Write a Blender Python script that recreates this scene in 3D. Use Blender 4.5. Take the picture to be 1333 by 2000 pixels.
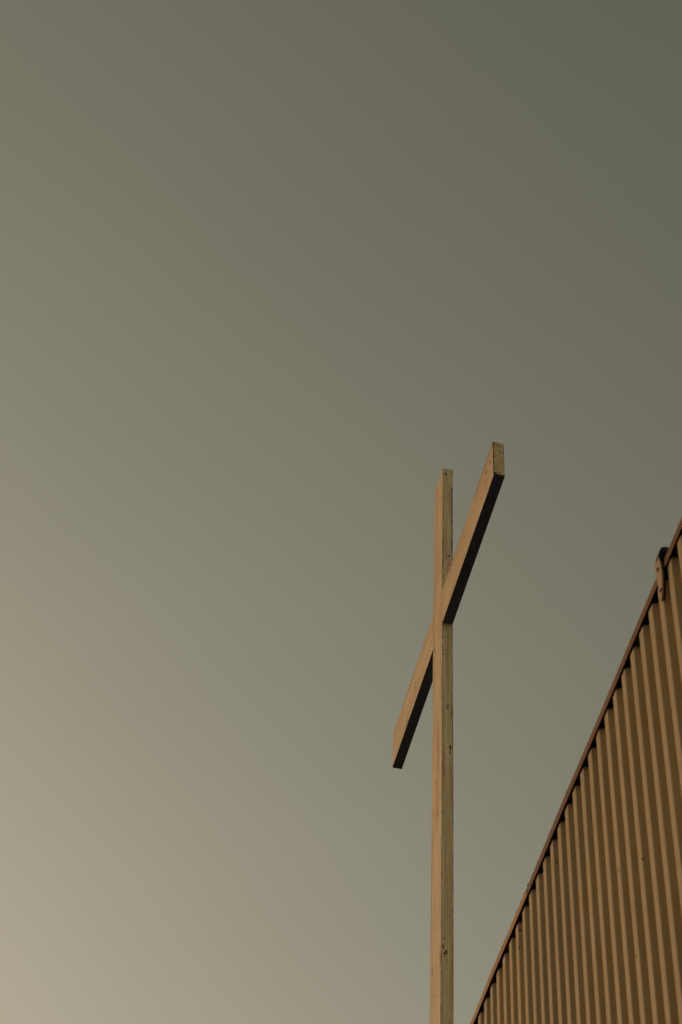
import bpy, bmesh, math, random
from mathutils import Vector, Matrix
random.seed(7)
S = bpy.context.scene
for o in list(bpy.data.objects): bpy.data.objects.remove(o)
C = S.collection

# ------------------------------------------------------------------ camera
CAM_Z = 1.6
PITCH, ROLL, FPX = 0.83846274, 0.06272875, 3743.92
cam = bpy.data.cameras.new("camera"); cam_o = bpy.data.objects.new("camera", cam); C.objects.link(cam_o)
cam.sensor_fit = 'VERTICAL'; cam.sensor_height = 36.0; cam.sensor_width = 24.0
cam.lens = 36.0 * FPX / 2000.0
cam.clip_start = 0.1; cam.clip_end = 6000
cam_o.matrix_world = (Matrix.Translation((0, 0, CAM_Z)) @ Matrix.Rotation(math.pi/2 + PITCH, 4, 'X')
                      @ Matrix.Rotation(ROLL, 4, 'Z'))
cam.dof.use_dof = True; cam.dof.focus_distance = 11.4; cam.dof.aperture_fstop = 6.8
S.camera = cam_o

# ------------------------------------------------------------------ light
SUN_EL = math.radians(10.0)
SUN_AZ = math.radians(128.0)          # measured from +X towards +Y
sun_dir = Vector((math.cos(SUN_AZ)*math.cos(SUN_EL), math.sin(SUN_AZ)*math.cos(SUN_EL), math.sin(SUN_EL)))
sl = bpy.data.lights.new("sun", 'SUN'); so = bpy.data.objects.new("sun", sl); C.objects.link(so)
sl.energy = 2.7; sl.angle = math.radians(0.6); sl.color = (1.0, 0.53, 0.27)
so.rotation_euler = sun_dir.to_track_quat('Z', 'Y').to_euler(); so.location = (-20, 20, 15)

W = bpy.data.worlds.new("World"); S.world = W; W.use_nodes = True
nt = W.node_tree; nt.nodes.clear()
def N(t, **k):
    n = nt.nodes.new(t)
    for a, v in k.items(): setattr(n, a, v)
    return n
def L(a, b): nt.links.new(a, b)
out = N('ShaderNodeOutputWorld'); bg = N('ShaderNodeBackground'); bg.inputs['Strength'].default_value = 0.1
L(bg.outputs[0], out.inputs['Surface'])
sky = N('ShaderNodeTexSky', sky_type='NISHITA'); sky.sun_disc = False
sky.sun_elevation = SUN_EL; sky.sun_rotation = math.pi/2 - SUN_AZ
sky.air_density = 1.5; sky.dust_density = 6.0; sky.ozone_density = 1.0
hs = N('ShaderNodeHueSaturation'); hs.inputs['Saturation'].default_value = 0.25; hs.inputs['Value'].default_value = 1.0
L(sky.outputs[0], hs.inputs['Color'])
# evening haze: brighter towards the horizon and along the sun's axis
tc = N('ShaderNodeTexCoord'); sep = N('ShaderNodeSeparateXYZ'); L(tc.outputs['Generated'], sep.inputs[0])
def math_(op, a, b=None):
    n = N('ShaderNodeMath', operation=op)
    for i, x in enumerate((a, b)):
        if x is None: continue
        if isinstance(x, (int, float)): n.inputs[i].default_value = x
        else: L(x, n.inputs[i])
    return n.outputs[0]
zc = math_('MAXIMUM', sep.outputs['Z'], 0.0)
sx, sy = math.cos(SUN_AZ), math.sin(SUN_AZ)
toward = math_('ADD', math_('MULTIPLY', sep.outputs['X'], sx), math_('MULTIPLY', sep.outputs['Y'], sy))
toward = math_('MULTIPLY', toward, toward)      # scattering is strongest both towards and away from the sun
HAZE = {'R': (0.2130, 0.525, 2.25), 'G': (0.2265, 0.58, 1.99), 'B': (0.1750, 0.615, 1.89)}   # level, falloff with height, glow along the sun's axis
# thin uneven veil of high haze
vm = N('ShaderNodeMapping'); vm.inputs['Scale'].default_value = (1.0, 1.0, 3.0); L(tc.outputs['Generated'], vm.inputs['Vector'])
vn = N('ShaderNodeTexNoise'); vn.inputs['Scale'].default_value = 2.2; vn.inputs['Detail'].default_value = 4; vn.inputs['Roughness'].default_value = 0.45
L(vm.outputs[0], vn.inputs['Vector'])
veil = math_('ADD', math_('MULTIPLY', vn.outputs[0], 0.16), 0.92)
comb = N('ShaderNodeCombineColor')
for ch, (a0, kz, ks) in HAZE.items():
    e = math_('SUBTRACT', math_('MULTIPLY', toward, ks), math_('MULTIPLY', zc, kz))
    v = math_('MULTIPLY', math_('MULTIPLY', math_('EXPONENT', e), a0*10.0), veil)
    L(v, comb.inputs[{'R': 'Red', 'G': 'Green', 'B': 'Blue'}[ch]])
mixn = N('ShaderNodeMix', data_type='RGBA'); mixn.inputs[0].default_value = 0.92
L(hs.outputs[0], mixn.inputs[6]); L(comb.outputs[0], mixn.inputs[7])
L(mixn.outputs[2], bg.inputs['Color'])

S.view_settings.view_transform = 'Standard'; S.view_settings.look = 'None'
S.view_settings.exposure = -0.35; S.view_settings.gamma = 1.0
S.render.engine = 'CYCLES'

# ------------------------------------------------------------------ helpers
def tag(o, label=None, cat=None, kind=None, group=None):
    if label: o['label'] = label
    if cat: o['category'] = cat
    if kind: o['kind'] = kind
    if group: o['group'] = group
    return o
def empty(name, m):
    o = bpy.data.objects.new(name, None); C.objects.link(o); o.matrix_world = m; o.empty_display_size = 0.3
    return o
def link(name, bm, mat, parent=None, smooth=False):
    me = bpy.data.meshes.new(name); bmesh.ops.recalc_face_normals(bm, faces=bm.faces)
    bm.to_mesh(me); bm.free()
    me.materials.append(mat)
    if smooth:
        for p in me.polygons: p.use_smooth = True
    o = bpy.data.objects.new(name, me); C.objects.link(o)
    if parent: o.parent = parent
    return o
def box(bm, x0, x1, y0, y1, z0, z1):
    r = bmesh.ops.create_cube(bm, size=1.0)
    for v in r['verts']:
        v.co = Vector(((x0+x1)/2 + v.co.x*(x1-x0), (y0+y1)/2 + v.co.y*(y1-y0), (z0+z1)/2 + v.co.z*(z1-z0)))
    return r['verts']

class Mat:
    """small node builder"""
    def __init__(s, name, rough=0.6, metallic=0.0, spec=0.3):
        s.m = bpy.data.materials.new(name); s.m.use_nodes = True
        s.nt = s.m.node_tree; s.b = s.nt.nodes['Principled BSDF']
        s.b.inputs['Roughness'].default_value = rough; s.b.inputs['Metallic'].default_value = metallic
        s.b.inputs['Specular IOR Level'].default_value = spec
        tc = s.nt.nodes.new('ShaderNodeTexCoord'); s.obj = tc.outputs['Object']
        sp = s.nt.nodes.new('ShaderNodeSeparateXYZ'); s.link(s.obj, sp.inputs[0])
        s.x, s.y, s.z = sp.outputs[0], sp.outputs[1], sp.outputs[2]
    def link(s, a, b): s.nt.links.new(a, b)
    def put(s, inp, v):
        if hasattr(v, 'is_linked') or isinstance(v, bpy.types.NodeSocket): s.link(v, inp)
        else: inp.default_value = v
    def ma(s, op, a, b=0.0, c=None):
        n = s.nt.nodes.new('ShaderNodeMath'); n.operation = op
        s.put(n.inputs[0], a); s.put(n.inputs[1], b)
        if c is not None: s.put(n.inputs[2], c)
        return n.outputs[0]
    def scaled(s, sc):
        n = s.nt.nodes.new('ShaderNodeMapping'); s.link(s.obj, n.inputs[0]); n.inputs['Scale'].default_value = sc
        return n.outputs[0]
    def noise(s, sc, scale=1.0, detail=4, rough=0.55, dist=0.0):
        n = s.nt.nodes.new('ShaderNodeTexNoise'); s.link(s.scaled(sc), n.inputs['Vector'])
        n.inputs['Scale'].default_value = scale; n.inputs['Detail'].default_value = detail
        n.inputs['Roughness'].default_value = rough; n.inputs['Distortion'].default_value = dist
        return n.outputs[0]
    def ramp(s, v, lo, hi, a=0.0, b=1.0):
        n = s.nt.nodes.new('ShaderNodeMapRange'); n.interpolation_type = 'SMOOTHSTEP'
        s.put(n.inputs[0], v); n.inputs[1].default_value = lo; n.inputs[2].default_value = hi
        n.inputs[3].default_value = a; n.inputs[4].default_value = b
        return n.outputs[0]
    def mix(s, f, a, b):
        n = s.nt.nodes.new('ShaderNodeMix'); n.data_type = 'RGBA'; s.put(n.inputs[0], f)
        for i, c in ((6, a), (7, b)):
            if isinstance(c, bpy.types.NodeSocket): s.link(c, n.inputs[i])
            else: n.inputs[i].default_value = (*c, 1)
        return n.outputs[2]
    def color(s, c): s.link(c, s.b.inputs['Base Color']) if isinstance(c, bpy.types.NodeSocket) else setattr(s.b.inputs['Base Color'], 'default_value', (*c, 1))
    def bump(s, h, strength=0.3, dist=0.002):
        n = s.nt.nodes.new('ShaderNodeBump'); n.inputs['Strength'].default_value = strength
        n.inputs['Distance'].default_value = dist; s.link(h, n.inputs['Height'])
        s.link(n.outputs[0], s.b.inputs['Normal'])

# ------------------------------------------------------------------ ground
g = Mat('dry_gravel', 0.95)
n1 = g.noise((1, 1, 1), 0.35, 6); n2 = g.noise((1, 1, 1), 22.0, 5)
col = g.mix(g.ramp(n1, 0.35, 0.65), (0.040, 0.034, 0.026), (0.062, 0.054, 0.040))
col = g.mix(g.ramp(n2, 0.4, 0.7), col, (0.085, 0.075, 0.058)); g.color(col); g.bump(n2, 0.6, 0.02)
bm = bmesh.new(); bmesh.ops.create_grid(bm, x_segments=40, y_segments=40, size=2500)
tag(link('ground', bm, g.m), 'dark dry gravel ground', kind='structure')

# ------------------------------------------------------------------ cross
AZ = 0.15741852
Wd, Th, Hb, Lf, Rt = 0.23002, 0.06309, 0.28681, 1.34533, 1.18145
ZB, ZT = 7.98089 + CAM_Z, 9.38217 + CAM_Z
root_m = Matrix(((math.sin(AZ), math.cos(AZ), 0, 0.63639), (-math.cos(AZ), math.sin(AZ), 0, 8.0), (0, 0, 1, 0), (0, 0, 0, 1)))
cross = empty('wooden_cross', root_m)
tag(cross, 'tall cream painted wooden cross with chipped paint, beyond the corrugated metal building', 'cross')

def painted_wood(name, axis, chips, black_low=None, edges=(), stains=()):
    """weathered cream paint; chips = (x, y, z, radius across, radius along z); edges = (x, y, width, threshold, z0, z1)"""
    m = Mat(name, 0.62, 0.0, 0.25)
    st = (30, 30, 0.9) if axis == 'z' else (0.9, 30, 30)
    st2 = (140, 140, 4) if axis == 'z' else (4, 140, 140)
    grain = m.noise(st, 1.0, 5, 0.6); fine = m.noise(st2, 1.0, 3, 0.6); blot = m.noise((1, 1, 1), 2.2, 5)
    col = m.mix(m.ramp(grain, 0.30, 0.70), (0.44, 0.36, 0.195), (0.65, 0.575, 0.365))
    col = m.mix(m.ramp(fine, 0.42, 0.75, 0, 0.65), col, (0.40, 0.27, 0.14))
    st3 = (55, 55, 2.0) if axis == 'z' else (2.0, 55, 55)
    streak = m.noise(st3, 1.0, 4, 0.65, 0.3)
    col = m.mix(m.ramp(streak, 0.48, 0.68, 0, 0.7), col, (0.42, 0.22, 0.10))
    col = m.mix(m.ramp(blot, 0.45, 0.70, 0, 0.55), col, (0.44, 0.33, 0.18))
    # peeled streaks and pin holes where the bare brown wood shows
    pst = (26, 26, 5) if axis == 'z' else (5, 26, 26)
    pn = m.noise(pst, 1.0, 4, 0.7, 0.4); zone = m.noise((1, 1, 1), 1.9, 3)
    peel = m.ma('MULTIPLY', m.ramp(pn, 0.615, 0.66), m.ramp(zone, 0.42, 0.54))
    col = m.mix(m.ma('MULTIPLY', peel, 0.75), col, (0.14, 0.065, 0.03))
    sn = m.noise((75, 75, 40) if axis == 'z' else (40, 75, 75), 1.0, 2, 0.5); zone2 = m.noise((1, 1, 1), 3.1, 2)
    spk = m.ma('MULTIPLY', m.ramp(sn, 0.65, 0.69), m.ramp(zone2, 0.48, 0.58))
    col = m.mix(m.ma('MULTIPLY', spk, 0.85), col, (0.06, 0.035, 0.02))
    jag = m.noise((85, 85, 60), 1.0, 5, 0.7); jagc = m.ma('SUBTRACT', jag, 0.5)
    for (cx, cy, cz, rx, rz) in chips:
        rx, rz = rx*1.15, rz*1.15
        dx = m.ma('DIVIDE', m.ma('SUBTRACT', m.x, cx), rx); dy = m.ma('DIVIDE', m.ma('SUBTRACT', m.y, cy), rx)
        dz = m.ma('DIVIDE', m.ma('SUBTRACT', m.z, cz), rz)
        d = m.ma('SQRT', m.ma('ADD', m.ma('ADD', m.ma('MULTIPLY', dx, dx), m.ma('MULTIPLY', dy, dy)), m.ma('MULTIPLY', dz, dz)))
        d = m.ma('ADD', d, m.ma('MULTIPLY', jagc, 2.4))
        col = m.mix(m.ramp(d, 0.85, 1.15, 1, 0), col, (0.018, 0.012, 0.010))
    en = m.noise((60, 60, 22) if axis == 'z' else (22, 60, 60), 1.0, 4, 0.65)
    for (ea, c1, c2, wid, thr, a0, a1) in edges:     # direction and the two cross-section coordinates of an arris
        al = m.z if ea == 'z' else m.x
        u, v = (m.x, m.y) if ea == 'z' else (m.y, m.z)
        d = m.ma('MAXIMUM', m.ma('ABSOLUTE', m.ma('SUBTRACT', u, c1)), m.ma('ABSOLUTE', m.ma('SUBTRACT', v, c2)))
        d = m.ma('SUBTRACT', d, m.ma('MULTIPLY', m.ma('SUBTRACT', en, thr), wid*7))
        k = m.ramp(d, wid*0.8, wid*1.2, 1, 0)
        inside = m.ma('MULTIPLY', m.ma('GREATER_THAN', al, a0), m.ma('LESS_THAN', al, a1))
        col = m.mix(m.ma('MULTIPLY', k, inside), col, (0.035, 0.020, 0.012))
    for (ea, c1, c2, wid, a0, a1) in stains:          # reddish water stains creeping in from an arris
        al = m.z if ea == 'z' else m.x
        u, v = (m.x, m.y) if ea == 'z' else (m.y, m.z)
        d = m.ma('MAXIMUM', m.ma('ABSOLUTE', m.ma('SUBTRACT', u, c1)), m.ma('ABSOLUTE', m.ma('SUBTRACT', v, c2)))
        k = m.ramp(m.ma('SUBTRACT', d, m.ma('MULTIPLY', m.ma('SUBTRACT', streak, 0.5), wid*5)), 0.0, wid, 1, 0)
        k = m.ma('MULTIPLY', k, m.ma('MULTIPLY', m.ma('GREATER_THAN', al, a0), m.ma('LESS_THAN', al, a1)))
        col = m.mix(m.ma('MULTIPLY', k, m.ramp(zone, 0.35, 0.6, 0.15, 0.75)), col, (0.26, 0.12, 0.055))
    if black_low is not None:                     # bitumen run up over the lower arris on the beam's near end
        lvl = m.ma('ADD', m.ma('ADD', m.ma('MULTIPLY', jagc, 0.07), m.ma('MULTIPLY', m.ramp(m.y, 0.0, 0.022, 1, 0), 0.016)), black_low)
        k = m.ramp(m.ma('SUBTRACT', m.z, lvl), -0.002, 0.003, 1, 0)
        atend = m.ma('GREATER_THAN', m.x, Rt - 0.0045)
        col = m.mix(m.ma('MULTIPLY', k, atend), col, (0.012, 0.012, 0.013))
    m.color(col)
    h = m.ma('ADD', m.ma('MULTIPLY', grain, 0.6), m.ma('MULTIPLY', fine, 0.4))
    m.bump(m.ma('SUBTRACT', h, m.ma('MULTIPLY', peel, 0.5)), 0.35, 0.0015)
    return m.m

def board(name, x0, x1, y0, y1, z0, z1, axis, mat, parent, seed):
    """sawn board: bevelled arrises, cut into short lengths that wander by a millimetre"""
    rnd = random.Random(seed)
    bm = bmesh.new(); box(bm, x0, x1, y0, y1, z0, z1)
    a, lo, hi = (2, z0, z1) if axis == 'z' else (0, x0, x1)
    n = int((hi-lo)/0.03)
    for i in range(1, n):
        t = lo + (hi-lo)*i/n
        co = Vector((0, 0, 0)); no = Vector((0, 0, 0)); co[a] = t; no[a] = 1
        bmesh.ops.bisect_plane(bm, geom=bm.verts[:]+bm.edges[:]+bm.faces[:], plane_co=co, plane_no=no)
    long_e = [e for e in bm.edges if abs(abs((e.verts[0].co-e.verts[1].co).normalized()[a]) - 1) < 1e-4]
    ends = [e for e in bm.edges if all(abs(v.co[a]-lo) < 1e-6 or abs(v.co[a]-hi) < 1e-6 for v in e.verts)]
    bmesh.ops.bevel(bm, geom=list(set(long_e+ends)), offset=0.0022, segments=2, affect='EDGES', profile=0.5)
    ph = [rnd.uniform(0, 6.28) for _ in range(6)]
    for v in bm.verts:
        t = v.co[a]
        for k in range(3):
            if k == a: continue
            v.co[k] += 0.0007*math.sin(t*2.1+ph[k]) + rnd.uniform(-0.0003, 0.0003)
    return link(name, bm, mat, parent)

post_chips = [(0, 0.020, 10.925, 0.0040, 0.013), (0, 0.058, 10.945, 0.0035, 0.006), (0, 0.039, 10.164, 0.0090, 0.005),
              (0, 0.048, 8.619, 0.0045, 0.018), (0, 0.046, 8.583, 0.0035, 0.006),
              (0, 0.010, 7.304, 0.0035, 0.011), (0, 0.026, 7.274, 0.0050, 0.010), (0, 0.018, 7.262, 0.0050, 0.006), (0, 0.018, 7.352, 0.0040, 0.004),
              (0, 0.011, 9.330, 0.0050, 0.004), (0, 0.003, 9.356, 0.0035, 0.005), (0, 0.002, 9.463, 0.0035, 0.006),
              (-0.198, 0, 9.546, 0.0090, 0.022), (-0.188, 0, 7.279, 0.0080, 0.022), (-0.124, 0, 8.458, 0.0080, 0.010), (-0.080, 0, 8.665, 0.0070, 0.010)]
post_edges = [('z', 0, 0, 0.0018, 0.57, 0, 12), ('z', 0, Th, 0.0024, 0.25, 10.195, 10.805), ('z', 0, Th, 0.0024, 0.55, 0, 10.2),
              ('z', 0, 0, 0.0028, 0.48, 10.045, 10.366)]
post_mat = painted_wood('weathered_cream_paint_upright', 'z', post_chips, edges=post_edges, stains=[('z', -Wd, 0, 0.030, 0, 12), ('z', -0.10, 0, 0.018, 8.2, 8.9), ('z', 0, Th, 0.006, 0, 12)])
post = board('upright', -Wd, 0, -0.001, Th+0.001, -0.5, ZT, 'z', post_mat, cross, 3)
beam_chips = [(1.116, 0, 9.767, 0.009, 0.012), (1.037, 0, 9.773, 0.010, 0.010), (1.015, 0, 9.781, 0.009, 0.008),
              (-0.702, 0, 9.737, 0.012, 0.009), (-0.715, 0, 9.709, 0.010, 0.008), (-0.683, 0, 9.647, 0.012, 0.006),
              (Rt, 0.034, 9.611, 0.004, 0.004)]
beam_edges = [('x', 0, ZB+Hb, 0.0025, 0.54, 0.0, 2), ('x', 0, ZB+Hb, 0.0025, 0.54, -2, -Wd), ('x', 0, ZB, 0.0012, 0.62, 0.0, 2), ('x', 0, ZB, 0.0012, 0.62, -2, -Wd), ('z', Rt, 0, 0.0030, 0.42, 0, 12), ('z', Rt, Th, 0.0022, 0.52, 0, 12), ('x', 0.5*Th, ZB+Hb, 0.001, 0.6, Rt-0.01, 2)]
beam_mat = painted_wood('weathered_cream_paint_crossbeam', 'x', beam_chips, black_low=ZB+0.016, edges=beam_edges, stains=[('x', 0, ZB+Hb, 0.06, 0.02, 2), ('x', 0, ZB+Hb, 0.06, -2, -Wd)])
beam = board('crossbeam', -Lf, Rt, 0, Th, ZB, ZB+Hb, 'x', beam_mat, cross, 5)
# shade under the beam, put into the colour of its downward faces
ub = Mat('shade_dark_underside', 0.8); un = ub.noise((3, 40, 40), 1.0, 5); ub.color(ub.mix(un, (0.085, 0.120, 0.200), (0.130, 0.165, 0.250)))
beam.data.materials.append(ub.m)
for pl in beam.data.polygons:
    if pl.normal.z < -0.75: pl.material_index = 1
cm = Mat('cast_concrete', 0.9); cn = cm.noise((1, 1, 1), 9, 6)
cm.color(cm.mix(cm.ramp(cn, 0.3, 0.7), (0.20, 0.19, 0.17), (0.32, 0.30, 0.27))); cm.bump(cn, 0.5, 0.01)
bm = bmesh.new(); box(bm, -Wd-0.25, 0.25, -0.25, Th+0.25, -0.4, 0.16)
bmesh.ops.bevel(bm, geom=bm.edges[:], offset=0.02, segments=2, affect='EDGES')
link('footing', bm, cm.m, cross)

# ------------------------------------------------------------------ corrugated building
HE = 4.5                                  # eave height above the lens
WAZ, WE = 0.13883915, 0.36006043
wall_root = Matrix(((-math.sin(WAZ), math.cos(WAZ), 0, WE*HE), (math.cos(WAZ), math.sin(WAZ), 0, 0.0), (0, 0, 1, 0), (0, 0, 0, 1)))
# local x runs along the wall away from the camera, local y goes into the building, z up
# (x cross y = -z, so faces are re-oriented after building)
bld = empty('metal_building', Matrix.Translation((WE*HE, 0, 0)) @ Matrix.Rotation(math.pi/2 + WAZ, 4, 'Z'))
# with this rotation: +x = along the wall, +y = outwards (to the left)
tag(bld, 'tan corrugated metal building with brown eave trim, at the right', 'building')
ZE = HE + CAM_Z
PITCH_R = 0.10384557; S0 = 4.09883466
OV = 0.008                                 # trim face stands this far proud of the outer flanges
FL, SLOPE, DEPTH = 0.0450, 0.012, 0.027

tin = Mat('tan_painted_steel', 0.55, 0.0, 0.2)
tn = tin.noise((1.2, 1, 0.5), 1.6, 5); td = tin.noise((9, 9, 0.7), 1.0, 4)
c = tin.mix(tin.ramp(tn, 0.3, 0.7), (0.66, 0.565, 0.36), (0.73, 0.63, 0.405))
c = tin.mix(tin.ramp(td, 0.5, 0.85, 0, 0.35), c, (0.52, 0.41, 0.24))
ts = tin.noise((40, 40, 24), 1.0, 2); c = tin.mix(tin.ramp(ts, 0.755, 0.77, 0, 0.9), c, (0.07, 0.04, 0.02))
tin.color(c); tw = tin.noise((1.5, 1.5, 2.5), 1.0, 2); tin.bump(tw, 0.25, 0.01)

def corrugated(x0, x1, z0, z1, phase):
    """trapezoidal sheet in the x-z plane, outer flanges at y = -OV, recesses DEPTH behind; flange k ends at phase + k*pitch"""
    prof = []
    k0 = int(math.floor((x0-phase)/PITCH_R)) - 1; k1 = int(math.ceil((x1-phase)/PITCH_R)) + 1
    for k in range(k0, k1+1):
        e = phase + k*PITCH_R
        prof += [(e-FL-SLOPE, -OV-DEPTH), (e-FL, -OV), (e, -OV), (e+SLOPE, -OV-DEPTH)]
    # small radius at the folds
    pts = []
    for i, (px, py) in enumerate(prof):
        if 0 < i < len(prof)-1:
            for j, t in ((i-1, 0.0035), (i+1, 0.0035)):
                qx, qy = prof[j]; d = math.hypot(qx-px, qy-py); pts.append((px+(qx-px)*t/d, py+(qy-py)*t/d))
        else: pts.append((px, py))
    pts = [p for p in pts if x0 <= p[0] <= x1]
    bm = bmesh.new(); zs = [z0 + (z1-z0)*i/8 for i in range(9)]
    rows = [[bm.verts.new((px, py, z)) for px, py in pts] for z in zs]
    for a, b in zip(rows, rows[1:]):
        for i in range(len(pts)-1): bm.faces.new((a[i], a[i+1], b[i+1], b[i]))
    bmesh.ops.solidify(bm, geom=bm.faces[:], thickness=0.0008)
    return bm
X0, X1, DEEP = -3.2, 7.35, 6.0
link('side_wall', corrugated(X0, X1, 0.05, ZE-0.012, S0), tin.m, bld)
# end wall facing the cross, back and near end walls
def placed(o, m): o.matrix_local = m; return o
placed(link('end_wall', corrugated(0.0, DEEP, 0.05, ZE-0.012, 0.06), tin.m, bld), Matrix.Translation((X1+0.03, -0.03, 0)) @ Matrix.Rotation(-math.pi/2, 4, 'Z'))
placed(link('end_wall', corrugated(0.0, DEEP, 0.05, ZE-0.012, 0.06), tin.m, bld), Matrix.Translation((X0-0.03, -0.03-DEEP, 0)) @ Matrix.Rotation(math.pi/2, 4, 'Z'))
placed(link('back_wall', corrugated(0.0, X1-X0, 0.05, ZE-0.012, 0.06), tin.m, bld), Matrix.Translation((X1, -0.06-DEEP, 0)) @ Matrix.Rotation(math.pi, 4, 'Z'))
rf = Mat('dull_roof_steel', 0.5, 0.3)
rn = rf.noise((1, 6, 1), 2.0, 4); rf.color(rf.mix(rn, (0.22, 0.17, 0.12), (0.30, 0.23, 0.16)))
bm = bmesh.new(); box(bm, X0, X1+0.02, -DEEP-0.05, -0.034, ZE-0.05, ZE-0.014); link('roof', bm, rf.m, bld)

# eave trim: a folded angle, face height 40 mm, lapped in two lengths
def trim_mat(name, a, b, rust):
    t = Mat(name, 0.7, 0.0, 0.1)
    q1 = t.noise((1.3, 8, 8), 1.6, 5); q2 = t.noise((14, 30, 30), 1.0, 4, 0.7)
    c = t.mix(t.ramp(q1, 0.3, 0.7), a, b); c = t.mix(t.ramp(q2, 0.62, 0.70, 0, rust), c, (0.07, 0.03, 0.015)); t.color(c)
    t.bump(q1, 0.3, 0.004)
    return t.m
tm_a = trim_mat('brown_trim_paint', (0.140, 0.074, 0.034), (0.190, 0.102, 0.047), 0.35)
tm_b = trim_mat('faded_tan_trim_paint', (0.30, 0.18, 0.085), (0.38, 0.235, 0.115), 0.8)
def trim(x0, x1, face, mat, seed, h=0.038, rust=0.0):
    rnd = random.Random(seed); n = max(2, int((x1-x0)/0.02)); bm = bmesh.new(); rows = []
    ph = rnd.uniform(0, 6)
    for i in range(n+1):
        x = x0 + (x1-x0)*i/n; w = 0.0008*math.sin(x*2.3+ph) + 0.0005*math.sin(x*7.1+ph)
        bite = rnd.uniform(0, 0.004)*rust if rust else 0.0
        # section, counter-clockwise: lower lip, outer face, rolled top, roof leg, underside
        sec = [(-0.034, ZE-h), (face+w, ZE-h+0.0), (face+w+0.0006, ZE-h+0.002), (face+w+0.0006, ZE-0.003-bite+w), (face+w-0.003, ZE-bite+w), (-0.10, ZE+0.004), (-0.10, ZE-0.012), (-0.034, ZE-0.012)]
        rows.append([bm.verts.new((x, y, z)) for y, z in sec])
    under = []
    for a, b in zip(rows, rows[1:]):
        for j in range(len(a)):
            fc = bm.faces.new((a[j], a[(j+1) % len(a)], b[(j+1) % len(a)], b[j]))
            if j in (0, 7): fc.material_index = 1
    bm.faces.new(rows[0]); bm.faces.new(rows[-1][::-1])
    o = link('eave_trim', bm, mat, bld); o.data.materials.append(trim_shade.m)
    return o
trim_shade = Mat('black_trim_shade', 0.95, 0.0, 0.1); trim_shade.color((0.008, 0.008, 0.009))  # shade beneath the eave trim, painted as near-black lower faces
tag(trim(X0, 5.955, 0.0, tm_a, 1), 'brown painted length of eave trim')
tag(trim(5.962, X1+0.02, 0.0015, tm_b, 2, rust=1.0), 'faded tan rust-bitten length of eave trim')
# rust blisters and screw heads on the trim's upper edge
ru = Mat('dark_rust', 0.9); rr = ru.noise((1, 1, 1), 60, 4); ru.color(ru.mix(rr, (0.035, 0.015, 0.010), (0.10, 0.040, 0.020)))
for x, dz, r in ((5.385, 0.0, 0.0045), (5.80, 0.0, 0.003), (5.944, -0.001, 0.005), (5.998, -0.001, 0.005), (6.053, -0.001, 0.004), (6.126, -0.001, 0.005), (6.19, -0.001, 0.005), (6.31, -0.001, 0.003), (6.62, -0.001, 0.003)):
    bm = bmesh.new(); bmesh.ops.create_icosphere(bm, subdivisions=2, radius=r)
    for v in bm.verts:
        v.co *= 1 + random.uniform(-0.35, 0.35); v.co.x *= 2.2; v.co.y *= 0.45; v.co.z *= 0.55; v.co += Vector((x, 0.0, ZE+dz))
    link('rust_blister', bm, ru.m, bld, True)

# hooked strap bracket bolted over the eave
XB0, XB1 = 4.212, 4.258
bk = Mat('tan_bracket_paint', 0.5, 0.0, 0.4); b1 = bk.noise((20, 20, 9), 1.0, 4)
bk.color(bk.mix(bk.ramp(b1, 0.35, 0.7), (0.29, 0.19, 0.095), (0.37, 0.26, 0.13))); bk.bump(b1, 0.4, 0.003)
blk = Mat('black_roller_and_shade', 0.8); blk.color((0.006, 0.006, 0.007))
def strap(prof, x0, x1, th, skew=None):
    """ribbon of constant thickness following prof (y, z)"""
    bm = bmesh.new(); outer, inner = [], []
    for i, (y, z) in enumerate(prof):
        a = prof[max(i-1, 0)]; b = prof[min(i+1, len(prof)-1)]
        ty, tz = b[0]-a[0], b[1]-a[1]; d = math.hypot(ty, tz); ny, nz = -tz/d, ty/d
        outer.append((y+ny*th/2, z+nz*th/2)); inner.append((y-ny*th/2, z-nz*th/2))
    ring = outer + inner[::-1]
    def off(z, x): return x + (skew(z) if skew else 0)
    A = [bm.verts.new((x0 + (skew(z, 0) if skew else 0), y, z)) for y, z in ring]
    B = [bm.verts.new((x1 + (skew(z, 1) if skew else 0), y, z)) for y, z in ring]
    n = len(ring)
    for i in range(n): bm.faces.new((A[i], A[(i+1) % n], B[(i+1) % n], B[i]))
    m = n//2
    for i in range(m-1):
        bm.faces.new((A[i], A[n-1-i], A[n-2-i], A[i+1])); bm.faces.new((B[i], B[i+1], B[n-2-i], B[n-1-i]))
    return bm
BZ = ZE
prof = [(0.0045, BZ-0.150), (0.0045, BZ-0.130), (0.005, BZ-0.060), (0.0055, BZ-0.030), (0.0065, BZ-0.005), (0.0090, BZ+0.012)]
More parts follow.
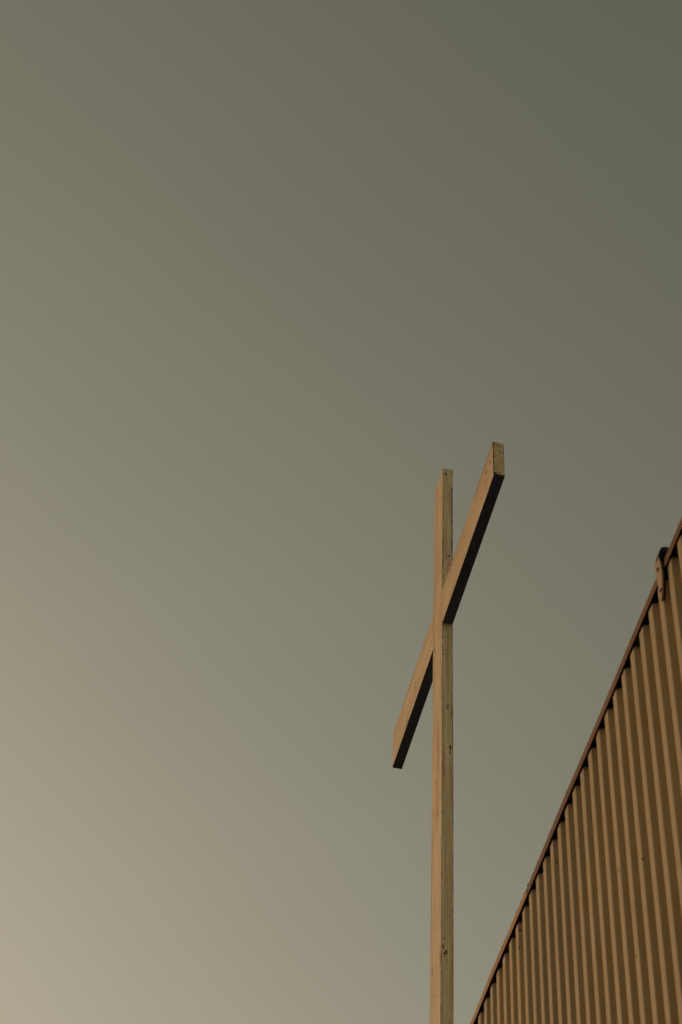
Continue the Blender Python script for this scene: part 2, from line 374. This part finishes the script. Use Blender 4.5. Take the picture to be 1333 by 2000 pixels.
for i in range(9):
    t = math.radians(10 + i*19); prof.append((-0.0125+0.023*math.cos(t), BZ+0.020+0.022*math.sin(t)))
def cutf(z, side):                          # the strap's foot is cut to a point
    d = max(0.0, (BZ-0.105) - z)
    return 0.75*d if side == 0 else -0.25*d
br = link('bracket', strap(prof, XB0, XB1, 0.006, cutf), bk.m, bld)
tag(br, 'hooked tan bracket bolted over the eave')
bm = bmesh.new()
bmesh.ops.create_cone(bm, cap_ends=True, segments=28, radius1=0.0225, radius2=0.0225, depth=XB1-XB0+0.010,
                      matrix=Matrix.Translation(((XB0+XB1)/2-0.022, -0.0085, BZ+0.0235)) @ Matrix.Rotation(math.pi/2, 4, 'Y'))
bmesh.ops.bevel(bm, geom=[e for e in bm.edges if len(e.link_faces) == 2 and e.calc_face_angle(0) > 1], offset=0.004, segments=2, affect='EDGES')
tag(link('roller', bm, blk.m, br, True), 'black round end held in the hook')
bm = strap([(-0.0015, BZ-0.150), (-0.0015, BZ-0.130), (-0.0008, BZ-0.060), (0.0, BZ-0.030), (0.001, BZ-0.005)], XB0-0.004, XB1-0.004, 0.0055, cutf)  # added black strip, stands in for contact shade along the bracket's near edge
tag(link('shade_strip', bm, blk.m, br), 'added black strip for the shade behind the bracket')
for zz in (-0.014, -0.110):
    bm = bmesh.new(); yy = 0.0090 if zz > -0.05 else 0.0075; xc = (XB0+XB1)/2 + 0.003
    box(bm, xc-0.008, xc+0.008, yy-0.004, yy+0.003, BZ+zz-0.0055, BZ+zz+0.0055)
    bmesh.ops.bevel(bm, geom=bm.edges[:], offset=0.002, segments=2, affect='EDGES')
    link('bolt', bm, ru.m, br, True)
for x, z, r in ((4.298, -0.555, 0.0030), (4.678, -0.834, 0.0045), (6.133, -0.154, 0.0042), (5.755, -0.069, 0.0042)):
    bm = bmesh.new(); bmesh.ops.create_icosphere(bm, subdivisions=2, radius=r)
    for v in bm.verts: v.co *= 1 + random.uniform(-0.25, 0.25); v.co.y *= 0.5; v.co += Vector((x, -OV, ZE+z))
    link('screw', bm, ru.m, bld, True)
bpy.context.view_layer.update()
